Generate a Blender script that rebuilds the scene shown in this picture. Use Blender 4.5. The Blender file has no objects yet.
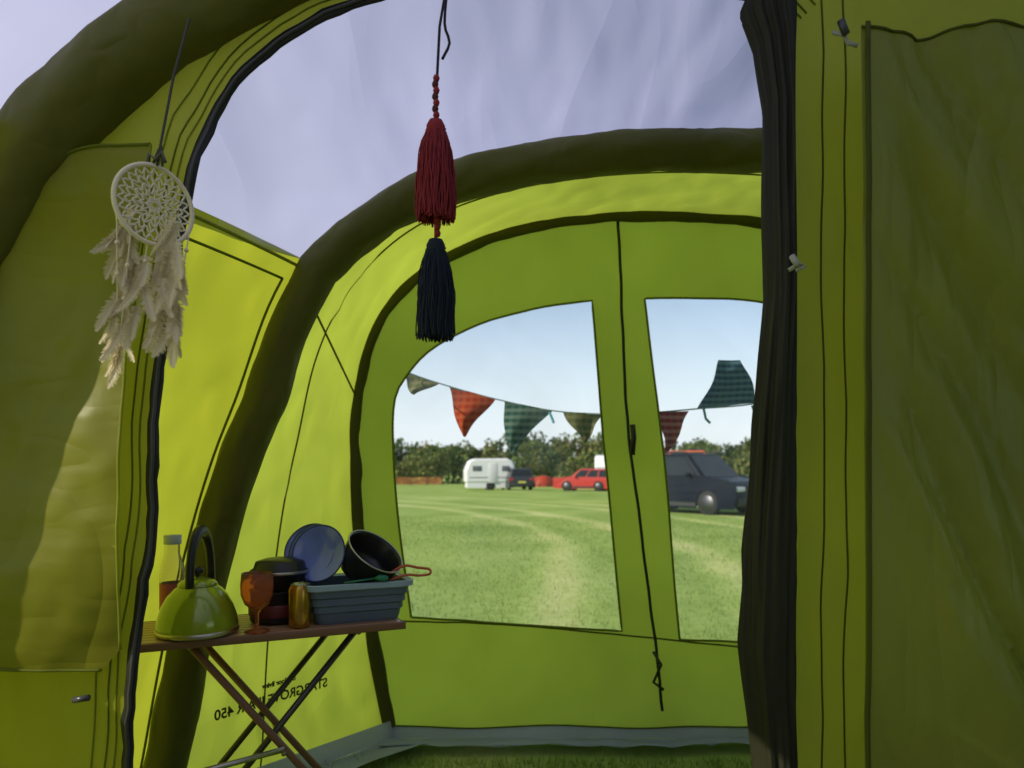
import bpy, bmesh, math, random
import numpy as np
from mathutils import Vector, Matrix, noise
from mathutils.geometry import delaunay_2d_cdt
random.seed(7); rng=np.random.default_rng(7)
R=math.radians
scene=bpy.context.scene
COL=scene.collection

# ------------------------------------------------------------------ helpers
def empty(name,loc=(0,0,0)):
    e=bpy.data.objects.new(name,None); e.location=loc; e.empty_display_size=.1
    COL.objects.link(e); return e
def addmesh(name,verts,faces,mat,parent=None,smooth=True,mats=None,midx=None,uvs=None):
    me=bpy.data.meshes.new(name); me.from_pydata([tuple(v) for v in verts],[],[tuple(f) for f in faces])
    if mats:
        for m in mats: me.materials.append(m)
        if midx is not None: me.polygons.foreach_set('material_index',list(midx))
    elif mat: me.materials.append(mat)
    if smooth: me.polygons.foreach_set('use_smooth',[True]*len(me.polygons))
    if uvs is not None:
        ul=me.uv_layers.new(name='UVMap')
        for l in me.loops: ul.data[l.index].uv=uvs[l.vertex_index]
    me.update()
    o=bpy.data.objects.new(name,me); COL.objects.link(o)
    if parent: o.parent=parent
    return o
def spl(pts,n):
    P=[Vector(p) for p in pts]; out=[]
    for i in range(len(P)-1):
        p0=P[i-1] if i>0 else P[i]*2-P[i+1]; p1=P[i]; p2=P[i+1]
        p3=P[i+2] if i+2<len(P) else P[i+1]*2-P[i]
        for k in range(12):
            t=k/12
            out.append(.5*((2*p1)+(p2-p0)*t+(2*p0-5*p1+4*p2-p3)*t*t+(3*p1-p0-3*p2+p3)*t**3))
    out.append(P[-1])
    d=[0]
    for a,b in zip(out,out[1:]): d.append(d[-1]+(b-a).length)
    res=[];j=0
    for i in range(n):
        s=d[-1]*i/(n-1)
        while j<len(d)-2 and d[j+1]<s: j+=1
        t=(s-d[j])/max(1e-9,d[j+1]-d[j]); res.append(out[j].lerp(out[j+1],min(1,max(0,t))))
    return res
def mir(pts,c): return list(pts)+[(2*c-p[0],p[1]) for p in reversed(pts[:-1])]
def offs(c,d):
    out=[]
    for i,p in enumerate(c):
        t=(c[min(i+1,len(c)-1)]-c[max(i-1,0)]).normalized()
        out.append(p+Vector((-t.y,t.x))*d)
    return out
def to3(c,Y): return [Vector((p[0],Y,p[1])) for p in c]
def nz(p,s=1.0,o=0): return noise.noise(Vector(p)*s+Vector((o,o*.7,0)))
def tube(name,pts,r,mat,parent=None,flat=1.0,ref=(0,1,0),seg=10,rf=None,cap=True,wr=0):
    pts=[Vector(p) for p in pts]; V=[];F=[];ref=Vector(ref);n=len(pts)
    for i,p in enumerate(pts):
        T=(pts[min(i+1,n-1)]-pts[max(i-1,0)]).normalized()
        N=ref.cross(T)
        if N.length<1e-3: N=Vector((1,0,.01)).cross(T)
        N.normalize(); B=T.cross(N)
        rr=r*(rf(i/(n-1)) if rf else 1)
        for k in range(seg):
            a=2*math.pi*k/seg; q=rr
            if wr: q=rr*(1+wr*(nz((math.cos(a)*1.3+i*.05,math.sin(a)*1.3,i*.16))-.5*abs(nz((math.cos(a)*1.6,math.sin(a)*1.6+5,i*.33+math.sin(a)*.5)))))
            V.append(p+N*q*math.cos(a)+B*q*flat*math.sin(a))
    for i in range(n-1):
        for k in range(seg):
            k2=(k+1)%seg; F.append((i*seg+k,i*seg+k2,(i+1)*seg+k2,(i+1)*seg+k))
    if cap: F.append(tuple(range(seg-1,-1,-1))); F.append(tuple((n-1)*seg+k for k in range(seg)))
    return addmesh(name,V,F,mat,parent)
def lathe(name,prof,mat,parent=None,loc=(0,0,0),rot=(0,0,0),seg=48,mats=None,mf=None,close=False):
    V=[];F=[];mi=[]
    for r,z in prof:
        for k in range(seg):
            a=2*math.pi*k/seg; V.append((r*math.cos(a),r*math.sin(a),z))
    for i in range(len(prof)-1):
        for k in range(seg):
            k2=(k+1)%seg; F.append((i*seg+k,i*seg+k2,(i+1)*seg+k2,(i+1)*seg+k)); mi.append(mf(i) if mf else 0)
    o=addmesh(name,V,F,mat,parent,mats=mats,midx=mi if mats else None)
    o.location=loc;o.rotation_euler=rot
    return o
def loft(name,c1,c2,nv,mat,parent=None,sag=(0,0,0),amp=.006,nsc=(3,3,3),seed=0,hole=None,holemat=None):
    n=len(c1); sag=Vector(sag); V=[];F=[];H=[]
    def ev(u,v):
        x=u*(n-1); i=min(n-2,int(x)); t=x-i
        a=c1[i].lerp(c1[i+1],t); b=c2[i].lerp(c2[i+1],t)
        return a.lerp(b,v)+sag*(4*v*(1-v))
    for j in range(nv+1):
        v=j/nv; w=min(1,6*min(v,1-v)+.15)
        for i in range(n):
            p=ev(i/(n-1),v)
            q=Vector((p.x*nsc[0]+seed,p.y*nsc[1],p.z*nsc[2]))
            d=(noise.noise(q)+.5*(.5-abs(noise.noise(q*2.3)))*2-.5)*amp*w
            c=Vector((.5,p.y,1.0)); dirn=(c-p); dirn.normalize() if dirn.length>0 else None
            V.append(p+dirn*d)
    for j in range(nv):
        for i in range(n-1):
            f=(j*n+i,j*n+i+1,(j+1)*n+i+1,(j+1)*n+i)
            if hole and hole[0]<=i/(n-1)<hole[1] and hole[2]<=j/nv<hole[3]: H.append(f)
            else: F.append(f)
    if H: addmesh(name+'_window',V,H,holemat,parent)  # hole faces become an unseen clear pane, added to let light in
    return addmesh(name,V,F,mat,parent),ev
def inside(p,poly):
    x,y=p;c=False;j=len(poly)-1
    for i in range(len(poly)):
        xi,yi=poly[i];xj,yj=poly[j]
        if (yi>y)!=(yj>y) and x<(xj-xi)*(y-yi)/(yj-yi)+xi: c=not c
        j=i
    return c
def dens(poly,sp):
    out=[]
    for i in range(len(poly)):
        a=Vector(poly[i]);b=Vector(poly[(i+1)%len(poly)]);k=max(1,int((b-a).length/sp))
        for t in range(k): out.append(tuple(a.lerp(b,t/k)))
    return out
def panel(name,outer,holes,f3,sp,mat,parent=None):
    loops=[dens([tuple(p) for p in outer],sp)]+[dens([tuple(p) for p in h],sp) for h in holes]
    V=[];E=[]
    for L in loops:
        b=len(V); V+= [Vector(p) for p in L]; E+=[(b+i,b+(i+1)%len(L)) for i in range(len(L))]
    xs=[p[0] for p in loops[0]];zs=[p[1] for p in loops[0]]
    x=min(xs)+sp*.5
    while x<max(xs):
        z=min(zs)+sp*.5
        while z<max(zs):
            q=(x+random.uniform(-.15,.15)*sp,z+random.uniform(-.15,.15)*sp)
            if inside(q,loops[0]) and not any(inside(q,h) for h in loops[1:]): V.append(Vector(q))
            z+=sp
        x+=sp
    r=delaunay_2d_cdt(V,E,[],0,1e-5); vv=r[0]; F=[]
    for f in r[2]:
        c=(sum(vv[i].x for i in f)/len(f),sum(vv[i].y for i in f)/len(f))
        if inside(c,loops[0]) and not any(inside(c,h) for h in loops[1:]): F.append(f)
    return addmesh(name,[f3(v.x,v.y) for v in vv],F,mat,parent)
def box(name,dim,loc,mat,parent=None,rot=(0,0,0),bev=0.0,seg=2):
    bm=bmesh.new(); bmesh.ops.create_cube(bm,size=1)
    for v in bm.verts: v.co=Vector((v.co.x*dim[0],v.co.y*dim[1],v.co.z*dim[2]))
    if bev: bmesh.ops.bevel(bm,geom=bm.edges[:],offset=bev,segments=seg,affect='EDGES',profile=.5)
    me=bpy.data.meshes.new(name); bm.to_mesh(me); bm.free(); me.materials.append(mat)
    if bev: me.polygons.foreach_set('use_smooth',[True]*len(me.polygons))
    o=bpy.data.objects.new(name,me);COL.objects.link(o);o.location=loc;o.rotation_euler=rot
    if parent:o.parent=parent
    return o
def wires(name,splines,r,mat,parent=None,res=2,cyc=False):
    cu=bpy.data.curves.new(name,'CURVE');cu.dimensions='3D';cu.bevel_depth=r;cu.bevel_resolution=res
    for s in splines:
        sp=cu.splines.new('POLY');sp.points.add(len(s)-1)
        for i,p in enumerate(s): sp.points[i].co=(p[0],p[1],p[2],1)
        sp.use_cyclic_u=cyc
    cu.materials.append(mat)
    o=bpy.data.objects.new(name,cu);COL.objects.link(o)
    if parent:o.parent=parent
    return o

# ------------------------------------------------------------------ materials
def newmat(name):
    m=bpy.data.materials.new(name);m.use_nodes=True;nt=m.node_tree;nt.nodes.clear()
    return m,nt,nt.nodes,nt.links
def fabric(name,col,tcol,fac=.55,sc=(4,4,4),bump=.4,dist=.02,rough=.55,var=.2,sc2=(14,14,14),rot=(0,0,0),sheen=.3,w2=.25,rot2=(0,0,0)):
    m,nt,N,L=newmat(name)
    out=N.new('ShaderNodeOutputMaterial');tc=N.new('ShaderNodeTexCoord')
    def ridged(sc_,rot_,dis):
        mp=N.new('ShaderNodeMapping');mp.inputs['Scale'].default_value=sc_;mp.inputs['Rotation'].default_value=rot_
        L.new(tc.outputs['Object'],mp.inputs['Vector'])
        n1=N.new('ShaderNodeTexNoise');n1.inputs['Scale'].default_value=1;n1.inputs['Detail'].default_value=1.2;n1.inputs['Distortion'].default_value=dis
        L.new(mp.outputs[0],n1.inputs['Vector'])
        s=N.new('ShaderNodeMath');s.operation='SUBTRACT';s.inputs[1].default_value=.5;L.new(n1.outputs['Fac'],s.inputs[0])
        a=N.new('ShaderNodeMath');a.operation='ABSOLUTE';L.new(s.outputs[0],a.inputs[0]);return a
    a=ridged(sc,rot,.3);a2=ridged(sc2,rot2,.2)
    ad=N.new('ShaderNodeMath');ad.operation='MULTIPLY_ADD';ad.inputs[1].default_value=w2;L.new(a2.outputs[0],ad.inputs[0]);L.new(a.outputs[0],ad.inputs[2])
    b=N.new('ShaderNodeBump');b.inputs['Strength'].default_value=bump;b.inputs['Distance'].default_value=dist;L.new(ad.outputs[0],b.inputs['Height'])
    n3=N.new('ShaderNodeTexNoise');n3.inputs['Scale'].default_value=2.2;n3.inputs['Detail'].default_value=2;L.new(tc.outputs['Object'],n3.inputs['Vector'])
    mr=N.new('ShaderNodeMapRange');mr.inputs[1].default_value=.3;mr.inputs[2].default_value=.7;mr.inputs[3].default_value=1-var;mr.inputs[4].default_value=1
    L.new(n3.outputs['Fac'],mr.inputs[0])
    def tint(c):
        x=N.new('ShaderNodeVectorMath');x.operation='SCALE';x.inputs[0].default_value=c;L.new(mr.outputs[0],x.inputs['Scale']);return x
    c1=tint(col);c2=tint(tcol)
    pb=N.new('ShaderNodeBsdfPrincipled');pb.inputs['Roughness'].default_value=rough;pb.inputs['Specular IOR Level'].default_value=sheen
    L.new(c1.outputs[0],pb.inputs['Base Color']);L.new(b.outputs[0],pb.inputs['Normal'])
    tr=N.new('ShaderNodeBsdfTranslucent');L.new(c2.outputs[0],tr.inputs['Color']);L.new(b.outputs[0],tr.inputs['Normal'])
    mx=N.new('ShaderNodeMixShader');mx.inputs[0].default_value=fac;L.new(pb.outputs[0],mx.inputs[1]);L.new(tr.outputs[0],mx.inputs[2])
    L.new(mx.outputs[0],out.inputs['Surface']);return m
def plain(name,col,rough=.5,metal=0,spec=.5,trans=0,var=.15,vs=20,bump=0.0,ior=1.45,alpha=None,coat=0):
    m,nt,N,L=newmat(name);out=N.new('ShaderNodeOutputMaterial');pb=N.new('ShaderNodeBsdfPrincipled')
    tc=N.new('ShaderNodeTexCoord');n=N.new('ShaderNodeTexNoise');n.inputs['Scale'].default_value=vs;n.inputs['Detail'].default_value=2
    L.new(tc.outputs['Object'],n.inputs['Vector'])
    mr=N.new('ShaderNodeMapRange');mr.inputs[3].default_value=1-var;mr.inputs[4].default_value=1+var*.3;L.new(n.outputs['Fac'],mr.inputs[0])
    x=N.new('ShaderNodeVectorMath');x.operation='SCALE';x.inputs[0].default_value=col;L.new(mr.outputs[0],x.inputs['Scale']);L.new(x.outputs[0],pb.inputs['Base Color'])
    pb.inputs['Roughness'].default_value=rough;pb.inputs['Metallic'].default_value=metal;pb.inputs['Specular IOR Level'].default_value=spec
    pb.inputs['Transmission Weight'].default_value=trans;pb.inputs['IOR'].default_value=ior;pb.inputs['Coat Weight'].default_value=coat
    if bump:
        b=N.new('ShaderNodeBump');b.inputs['Strength'].default_value=bump;b.inputs['Distance'].default_value=.003;L.new(n.outputs['Fac'],b.inputs['Height']);L.new(b.outputs[0],pb.inputs['Normal'])
    L.new(pb.outputs[0],out.inputs['Surface']);return m
def leafy(name,col,fac=.35):
    m,nt,N,L=newmat(name);out=N.new('ShaderNodeOutputMaterial')
    d=N.new('ShaderNodeBsdfDiffuse');t=N.new('ShaderNodeBsdfTranslucent');mx=N.new('ShaderNodeMixShader');mx.inputs[0].default_value=fac
    tc=N.new('ShaderNodeTexCoord');n=N.new('ShaderNodeTexNoise');n.inputs['Scale'].default_value=.6;n.inputs['Detail'].default_value=1;L.new(tc.outputs['Object'],n.inputs['Vector'])
    mr=N.new('ShaderNodeMapRange');mr.inputs[1].default_value=.3;mr.inputs[2].default_value=.7;mr.inputs[3].default_value=.6;mr.inputs[4].default_value=1.3;L.new(n.outputs['Fac'],mr.inputs[0])
    x=N.new('ShaderNodeVectorMath');x.operation='SCALE';x.inputs[0].default_value=col;L.new(mr.outputs[0],x.inputs['Scale'])
    L.new(x.outputs[0],d.inputs[0]);L.new(x.outputs[0],t.inputs[0]);L.new(d.outputs[0],mx.inputs[1]);L.new(t.outputs[0],mx.inputs[2]);L.new(mx.outputs[0],out.inputs[0]);return m
def plaid(name,c1,c2,c3,k=3.0):
    m,nt,N,L=newmat(name);out=N.new('ShaderNodeOutputMaterial');tc=N.new('ShaderNodeTexCoord')
    fs=[]
    for ax in ('X','Y'):
        w=N.new('ShaderNodeTexWave');w.bands_direction=ax;w.inputs['Scale'].default_value=k;L.new(tc.outputs['UV'],w.inputs['Vector'])
        g=N.new('ShaderNodeMath');g.operation='GREATER_THAN';g.inputs[1].default_value=.55;L.new(w.outputs['Fac'],g.inputs[0]);fs.append(g)
    a=N.new('ShaderNodeMix');a.data_type='RGBA';a.inputs[6].default_value=(*c1,1);a.inputs[7].default_value=(*c2,1)
    h=N.new('ShaderNodeMath');h.operation='MULTIPLY';h.inputs[1].default_value=.6;L.new(fs[0].outputs[0],h.inputs[0]);L.new(h.outputs[0],a.inputs[0])
    b=N.new('ShaderNodeMix');b.data_type='RGBA';b.inputs[7].default_value=(*c3,1)
    h2=N.new('ShaderNodeMath');h2.operation='MULTIPLY';h2.inputs[1].default_value=.55;L.new(fs[1].outputs[0],h2.inputs[0]);L.new(h2.outputs[0],b.inputs[0]);L.new(a.outputs[2],b.inputs[6])
    d=N.new('ShaderNodeBsdfDiffuse');t=N.new('ShaderNodeBsdfTranslucent');mx=N.new('ShaderNodeMixShader');mx.inputs[0].default_value=.35
    for q in (d,t): L.new(b.outputs[2],q.inputs[0])
    L.new(d.outputs[0],mx.inputs[1]);L.new(t.outputs[0],mx.inputs[2]);L.new(mx.outputs[0],out.inputs[0]);return m

m_wall=fabric('lime_side_fabric',(.24,.28,.03),(.45,.50,.035),.58,(4,3,2),.4,.03,sc2=(9,7,5))
m_front=fabric('lime_front_fabric',(.27,.33,.04),(.60,.70,.07),.6,(4,4,1.4),.6,.05,sc2=(9,9,4),w2=.3,rot2=(0,.5,0))
m_porch=fabric('lime_porch_fabric',(.22,.28,.035),(.40,.49,.055),.6,(3,3,2),.45,.04,sc2=(8,8,4))
m_sur=fabric('olive_inner_door_fabric',(.38,.39,.04),(.60,.62,.06),.5,(5,5,2.0),.6,.04,rough=.45,rot=(0,.35,0),sheen=.35,sc2=(12,12,4),w2=.35,rot2=(0,-.6,0))
m_panel=fabric('hanging_panel_fabric',(.31,.31,.03),(.48,.48,.04),.5,(4.5,4.5,1.8),.6,.04,rough=.42,rot=(0,-.6,0),sheen=.35,sc2=(5,5,16),w2=.30,rot2=(0,.35,0))
m_panelR=fabric('translucent_panel_fabric',(.30,.32,.07),(.60,.62,.13),.5,(6,6,1.0),.8,.06,rough=.40,rot=(0,.45,0),sheen=.45,sc2=(14,14,3),w2=.35,rot2=(0,.7,0))
m_beam=fabric('air_beam_sleeve',(.18,.18,.03),(.20,.20,.03),.35,(12,12,12),.5,.02,rough=.5,sheen=.35)
m_band=fabric('arch_band',(.12,.12,.025),(.16,.17,.025),.35,(12,12,12),.5,.015,rough=.5,sheen=.3)
m_roof=fabric('grey_roof_fabric',(.32,.33,.47),(.50,.52,.76),.62,(4,.8,1.6),.32,.06,var=.12,sc2=(11,3,5),rot=(0,0,.25),w2=.12,rot2=(0,0,-.5))
m_dark=fabric('dark_door_fabric',(.034,.034,.018),(.02,.022,.01),.2,(20,20,4),.5,.01,rough=.55,sheen=.25)
m_skirt=fabric('grey_mud_skirt',(.50,.56,.95),(.4,.42,.8),.4,(8,8,8),.6,.03)
m_seam=fabric('seam_tape',(.22,.26,.03),(.38,.44,.04),.5,(20,20,20),.3,.005)
m_seamD=fabric('seam_tape_dark',(.15,.17,.02),(.26,.29,.03),.5,(20,20,20),.3,.005)
m_print=plain('label_print',(.05,.05,.02),.6)
m_seamL=fabric('light_seam_tape',(.34,.38,.04),(.5,.55,.05),.5,(20,20,20),.3,.005)
m_black=plain('black_zip',(.015,.015,.017),.4)
m_zipteeth=plain('zip_teeth',(.05,.05,.055),.3,bump=.2)
m_bedroom=fabric('rear_bedroom_fabric',(.30,.31,.20),(.3,.3,.18),.3)
m_groundsheet=plain('groundsheet',(.24,.24,.22),.6,bump=.3)

def clearmat():
    m,nt,N,L=newmat('clear_window_film');out=N.new('ShaderNodeOutputMaterial')
    tp=N.new('ShaderNodeBsdfTransparent');tp.inputs[0].default_value=(.96,.97,.97,1)
    tr=N.new('ShaderNodeBsdfTranslucent');tr.inputs[0].default_value=(.85,.88,.9,1)
    gl=N.new('ShaderNodeBsdfGlossy');gl.inputs['Roughness'].default_value=.08
    tc=N.new('ShaderNodeTexCoord');n=N.new('ShaderNodeTexNoise');n.inputs['Scale'].default_value=2.2;n.inputs['Detail'].default_value=2;n.inputs['Distortion'].default_value=1;L.new(tc.outputs['Object'],n.inputs['Vector'])
    m1=N.new('ShaderNodeMixShader');m1.inputs[0].default_value=.7;L.new(gl.outputs[0],m1.inputs[1]);L.new(tr.outputs[0],m1.inputs[2])
    mr=N.new('ShaderNodeMapRange');mr.inputs[1].default_value=.4;mr.inputs[2].default_value=.7;mr.inputs[3].default_value=.03;mr.inputs[4].default_value=.13;L.new(n.outputs['Fac'],mr.inputs[0])
    m2=N.new('ShaderNodeMixShader');L.new(mr.outputs[0],m2.inputs[0]);L.new(tp.outputs[0],m2.inputs[1]);L.new(m1.outputs[0],m2.inputs[2])
    L.new(m2.outputs[0],out.inputs[0]);return m
m_clear=clearmat()

# ------------------------------------------------------------------ TENT
tent=empty('tunnel_tent')
YA,YB,YF=1.48,2.22,2.96
A_wall=spl([(-1.25,0),(-1.23,.5),(-1.19,.9),(-1.14,1.2),(-1.084,1.45),(-.984,1.65),(-.93,1.72)],70)
A_roof=spl(mir([(-.93,1.72),(-.884,1.78),(-.764,1.894),(-.624,1.99),(-.504,2.06),(-.25,2.17),(.1,2.26),(.5,2.29)],.5),150)
B_wall=spl([(-1.09,0),(-1.04,.19),(-.97,.55),(-.89,.875),(-.82,1.1),(-.74,1.3),(-.66,1.53),(-.58,1.685)],70)
B_roof=spl(mir([(-.58,1.685),(-.47,1.79),(-.276,1.91),(-.036,1.985),(.264,2.03),(.6,2.045)],.6),150)
def full(w,r,c):
    right=[Vector((2*c-p.x,p.y)) for p in reversed(w)]
    return w[:-1]+r+right[1:]
A_full=full(A_wall,A_roof,.5);B_full=full(B_wall,B_roof,.6)
A_off=offs(A_full,.07);B_off=offs(B_full,.055)
nw=69
wallA=A_off[:nw+1];roofA=A_off[nw:nw+150];rwA=A_off[nw+149:]
wallB=B_off[:nw+1];roofB=B_off[nw:nw+150];rwB=B_off[nw+149:]
_,evW=loft('side_wall_left',to3(wallA,YA),to3(wallB,YB),40,m_wall,tent,(.02,0,0),.016,(3,5,3))
loft('side_wall_right',to3(rwA,YA),to3(rwB,YB),40,m_wall,tent,(-.02,0,0),.012,(2,4,2))
_,evR=loft('roof_panel',to3(roofA,YA),to3(roofB,YB),50,m_roof,tent,(0,0,-.03),.012,(4,1.0,3))
Yb=-2.6
loft('rear_wall_left',to3(wallA,YA-.001),to3(wallA,Yb),60,m_wall,tent,amp=.01,hole=(.50,.88,.05,.34),holemat=m_clear)  # clear opening out of view, added so sun reaches the left panel
loft('rear_wall_right',to3(rwA,YA-.001),to3(rwA,Yb),60,m_wall,tent,amp=.01,hole=(.12,.50,.10,.55),holemat=m_clear)  # unseen opening added to bring skylight in from the right
_,evRR=loft('rear_roof',to3(roofA,YA-.001),to3(roofA,Yb),80,m_roof,tent,amp=.015,nsc=(5,1.5,5))
panel('rear_bedroom_wall',[tuple(p) for p in A_off],[],lambda x,z:(x,Yb+.01*nz((x*3,z,0)),z),.12,m_bedroom,tent)
addmesh('groundsheet',[(-1.3,Yb,.012),(2.3,Yb,.012),(2.3,1.46,.012),(-1.3,1.46,.012)],[(0,1,2,3)],m_groundsheet,tent)
# beams
wob=lambda s:(lambda t:1+.05*nz((t*30,s,0)))
tube('air_beam_main',to3(A_full,YA-.03),.075,m_beam,tent,seg=40,rf=wob(1),wr=.14)
tube('air_beam_front',to3(B_full,YB),.062,m_beam,tent,seg=40,rf=wob(5),wr=.12)
# porch hood beam->front seam arch
S_pts=[(-.48,0),(-.548,.32),(-.608,.72),(-.64,1.16),(-.616,1.44),(-.548,1.66),(-.408,1.84),(-.208,1.968),(.072,2.06),(.432,2.104),(.75,2.10),(1.03,2.07),(1.35,1.95),(1.62,1.76),(1.80,1.46),(1.86,1.1),(1.84,.7),(1.80,.35),(1.76,0)]
S=spl(S_pts,len(B_off))
_,evP=loft('porch_hood',to3(B_off,YB),to3(S,YF),40,m_porch,tent,(0,0,0),.016,(3,3,3),4)
tube('front_arch_seam',to3(S,YF-.012),.036,m_band,tent,flat=.4,seg=16,rf=wob(9),wr=.2)
tube('hood_seam',[evP(i/160,.42)+Vector((0,-.004,-.003)) for i in range(161)],.003,m_seamD,tent,seg=8)
tube('hood_cross_seam',[evP(.235,v/20)+Vector((.004,-.004,-.004)) for v in range(21)],.004,m_seamD,tent,seg=8)
# front wall with two windows
Wl=spl([(-.404,.49),(-.456,.89),(-.476,1.18),(-.472,1.34),(-.44,1.43),(-.328,1.56),(-.128,1.665),(.112,1.728),(.32,1.757)],40)+[Vector((.365,1.20)),Vector((.44,.435))]
Wr=[Vector((.672,.40)),Vector((.604,1.16)),Vector((.532,1.765))]+spl([(.54,1.768),(.75,1.768),(1.05,1.74),(1.3,1.62),(1.46,1.43),(1.5,1.15),(1.47,.8),(1.42,.38)],40)
front_outer=[tuple(p) for p in S]
def ffront(x,z):
    return (x,YF+.016*nz((x*2.5,z*2.5,1))+.016*abs(nz((x*5+z,z*2.2,3)))+.006*nz((x*14,z*6,3)),z)
panel('front_wall',front_outer,[Wl,Wr],ffront,.028,m_front,tent)
for nm,W in (('window_pane_left',Wl),('window_pane_right',Wr)):
    panel(nm,W,[],ffront,.05,m_clear,tent)
    pts=[Vector(ffront(*p))+Vector((0,-.004,0)) for p in dens([tuple(p) for p in W],.03)];pts.append(pts[0])
    tube('window_hem',pts,.0045,m_seam,tent,flat=.4,seg=8,cap=False)
zl=spl([(.424,2.09),(.44,1.7),(.464,1.24),(.52,.80),(.572,.40),(.60,.12)],50)
tube('centre_zip',[Vector(ffront(p.x,p.y))+Vector((.004*nz((p.y*9,0,0)),-.008,0)) for p in zl],.006,m_black,tent,flat=.6,seg=8)
tube('zip_pull',[(.478,2.935,1.26),(.482,2.93,1.21),(.476,2.93,1.14)],.011,m_black,tent,seg=8)
tube('zip_pull',[(.56,2.935,.36),(.59,2.925,.31),(.56,2.93,.24),(.60,2.93,.21)],.006,m_black,tent,seg=8)
hs=spl([(-.46,.475),(0,.46),(.44,.42),(.9,.375),(1.4,.36),(1.78,.36)],60)
tube('lower_wall_seam',[Vector(ffront(p.x,p.y))+Vector((0,-.004,0)) for p in hs],.0035,m_seamD,tent,seg=8)
# mud skirt
sk1=[Vector((p[0],YF-.020,.060+.012*nz((p[0]*3,0,0)))) for p in spl([(-.50,0),(.6,0),(1.75,0)],60)]
sk2=[Vector((p.x,YF-.04-.01*nz((p.x*5,0,0)),.022)) for p in sk1]
sk3=[Vector((p.x,YF-.17-.05*nz((p.x*3,2,0)),.045+.012*nz((p.x*9,2,0)))) for p in sk1]
loft('mud_skirt',sk1,sk2,6,m_skirt,tent,amp=.004,nsc=(9,9,9));loft('mud_skirt_flap',sk2,sk3,12,m_skirt,tent,amp=.02,nsc=(7,9,9))
tube('skirt_seam',[p+Vector((0,-.004,.002)) for p in sk1],.003,m_seamD,tent,seg=8)
a=Vector((-1.07,YB+.02,0));b=Vector((-.49,YF-.01,0));inn=Vector((.75,-.6,0)).normalized()
k1=[a.lerp(b,t/30)+Vector((0,0,.085))+inn*.014 for t in range(31)];k2=[p+Vector((0,0,-.063))+inn*.02 for p in k1];k3=[p+inn*(.18+.03*nz(p*5))+Vector((0,0,.03)) for p in k2]
loft('mud_skirt',k1,k2,6,m_skirt,tent,amp=.004);loft('mud_skirt_flap',k2,k3,10,m_skirt,tent,amp=.02,nsc=(9,9,9))
a=Vector((-1.24,YA+.02,0));b=Vector((-1.08,YB,0));inn=Vector((1,-.2,0)).normalized()
k1=[a.lerp(b,t/30)+Vector((0,0,.11))+inn*.01 for t in range(31)];k2=[p+Vector((0,0,-.1))+inn*.02 for p in k1];k3=[p+inn*.15+Vector((0,0,.02)) for p in k2]
loft('mud_skirt',k1,k2,6,m_skirt,tent,amp=.004);loft('mud_skirt_flap',k2,k3,8,m_skirt,tent,amp=.01)
# seams on side wall
def onwall(u,v): return evW(u,v)+Vector((.016,-.004,0))
tube('side_seam',[onwall(.955,v/20*.93) for v in range(21)],.004,m_seam,tent,seg=8)
tube('side_seam',[onwall(.985,v/20) for v in range(21)],.005,m_seamL,tent,seg=8)
tube('side_seam_upright',[onwall(u/40*.955,.93) for u in range(41)],.004,m_seam,tent,seg=8)
# printed label on the outside of the hood, seen from behind
def label(txt,size,v0,v1,z):
    tx=bpy.data.curves.new('printed_label','FONT');tx.body=txt;tx.size=size;tx.align_x='CENTER';tx.extrude=.0004;tx.offset=.0012
    tx.materials.append(m_print)
    to=bpy.data.objects.new('printed_label',tx);COL.objects.link(to);to.parent=tent
    p1=evP(.045,v0);p2=evP(.045,v1);X=(p1-p2).normalized();X.z=0;X.normalize();Z=X.cross(Vector((0,0,1)));c=(p1+p2)/2-Z*.018;c.z=z
    M=Matrix((X,Vector((0,0,1)),Z)).transposed().to_4x4();M.translation=c;to.matrix_world=M
label("STARGROVE II AIR 450",.046,.24,.66,.285);label("outdoor living",.024,.28,.66,.342)
# inner door surround
Zc=spl([(-.80,0.0),(-.79,.25),(-.768,.49),(-.748,.75),(-.724,.91),(-.714,1.07),(-.708,1.23),(-.694,1.37),(-.668,1.51),(-.648,1.63),(-.614,1.75),(-.554,1.86),(-.474,1.94),(-.364,2.00),(-.224,2.046),(-.02,2.07),(.22,2.07),(.42,2.045),(.50,2.02),(.555,1.97)],110)
sur=[tuple(p) for p in A_full]+[(.562,0),(.558,1.0)]+[tuple(p) for p in reversed(Zc)]
def fsur(x,z):
    d=.024*nz((x*3+z*1.2,z*1.3,0))+.020*abs(nz((x*8+z*3,z*2.5,4)))+.005*nz((x*20,z*8,4))
    return (x,YA+d,z)
panel('inner_door_surround',sur,[],fsur,.02,m_sur,tent)
zp=[Vector(fsur(*p))+Vector((.006*nz((p.y*7,p.x*7,0))+.004*nz((p.y*25,p.x*25,0)),-.012,0)) for p in Zc]
tube('inner_door_zip',zp,.012,m_black,tent,flat=.5,seg=10,rf=lambda t:1+.25*nz((t*60,0,0)))
tube('inner_door_zip_teeth',[p+Vector((.003,-.008,0)) for p in zp],.004,m_zipteeth,tent,seg=8)
for dd,rr,mm in ((.032,.002,m_seamL),(.048,.002,m_seam),(.075,.002,m_seamL)):
    zo=offs(Zc,dd);tube('zip_tape_seam',[Vector(fsur(*p))+Vector((0,-.002,0)) for p in zo],rr,mm,tent,seg=6)
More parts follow.
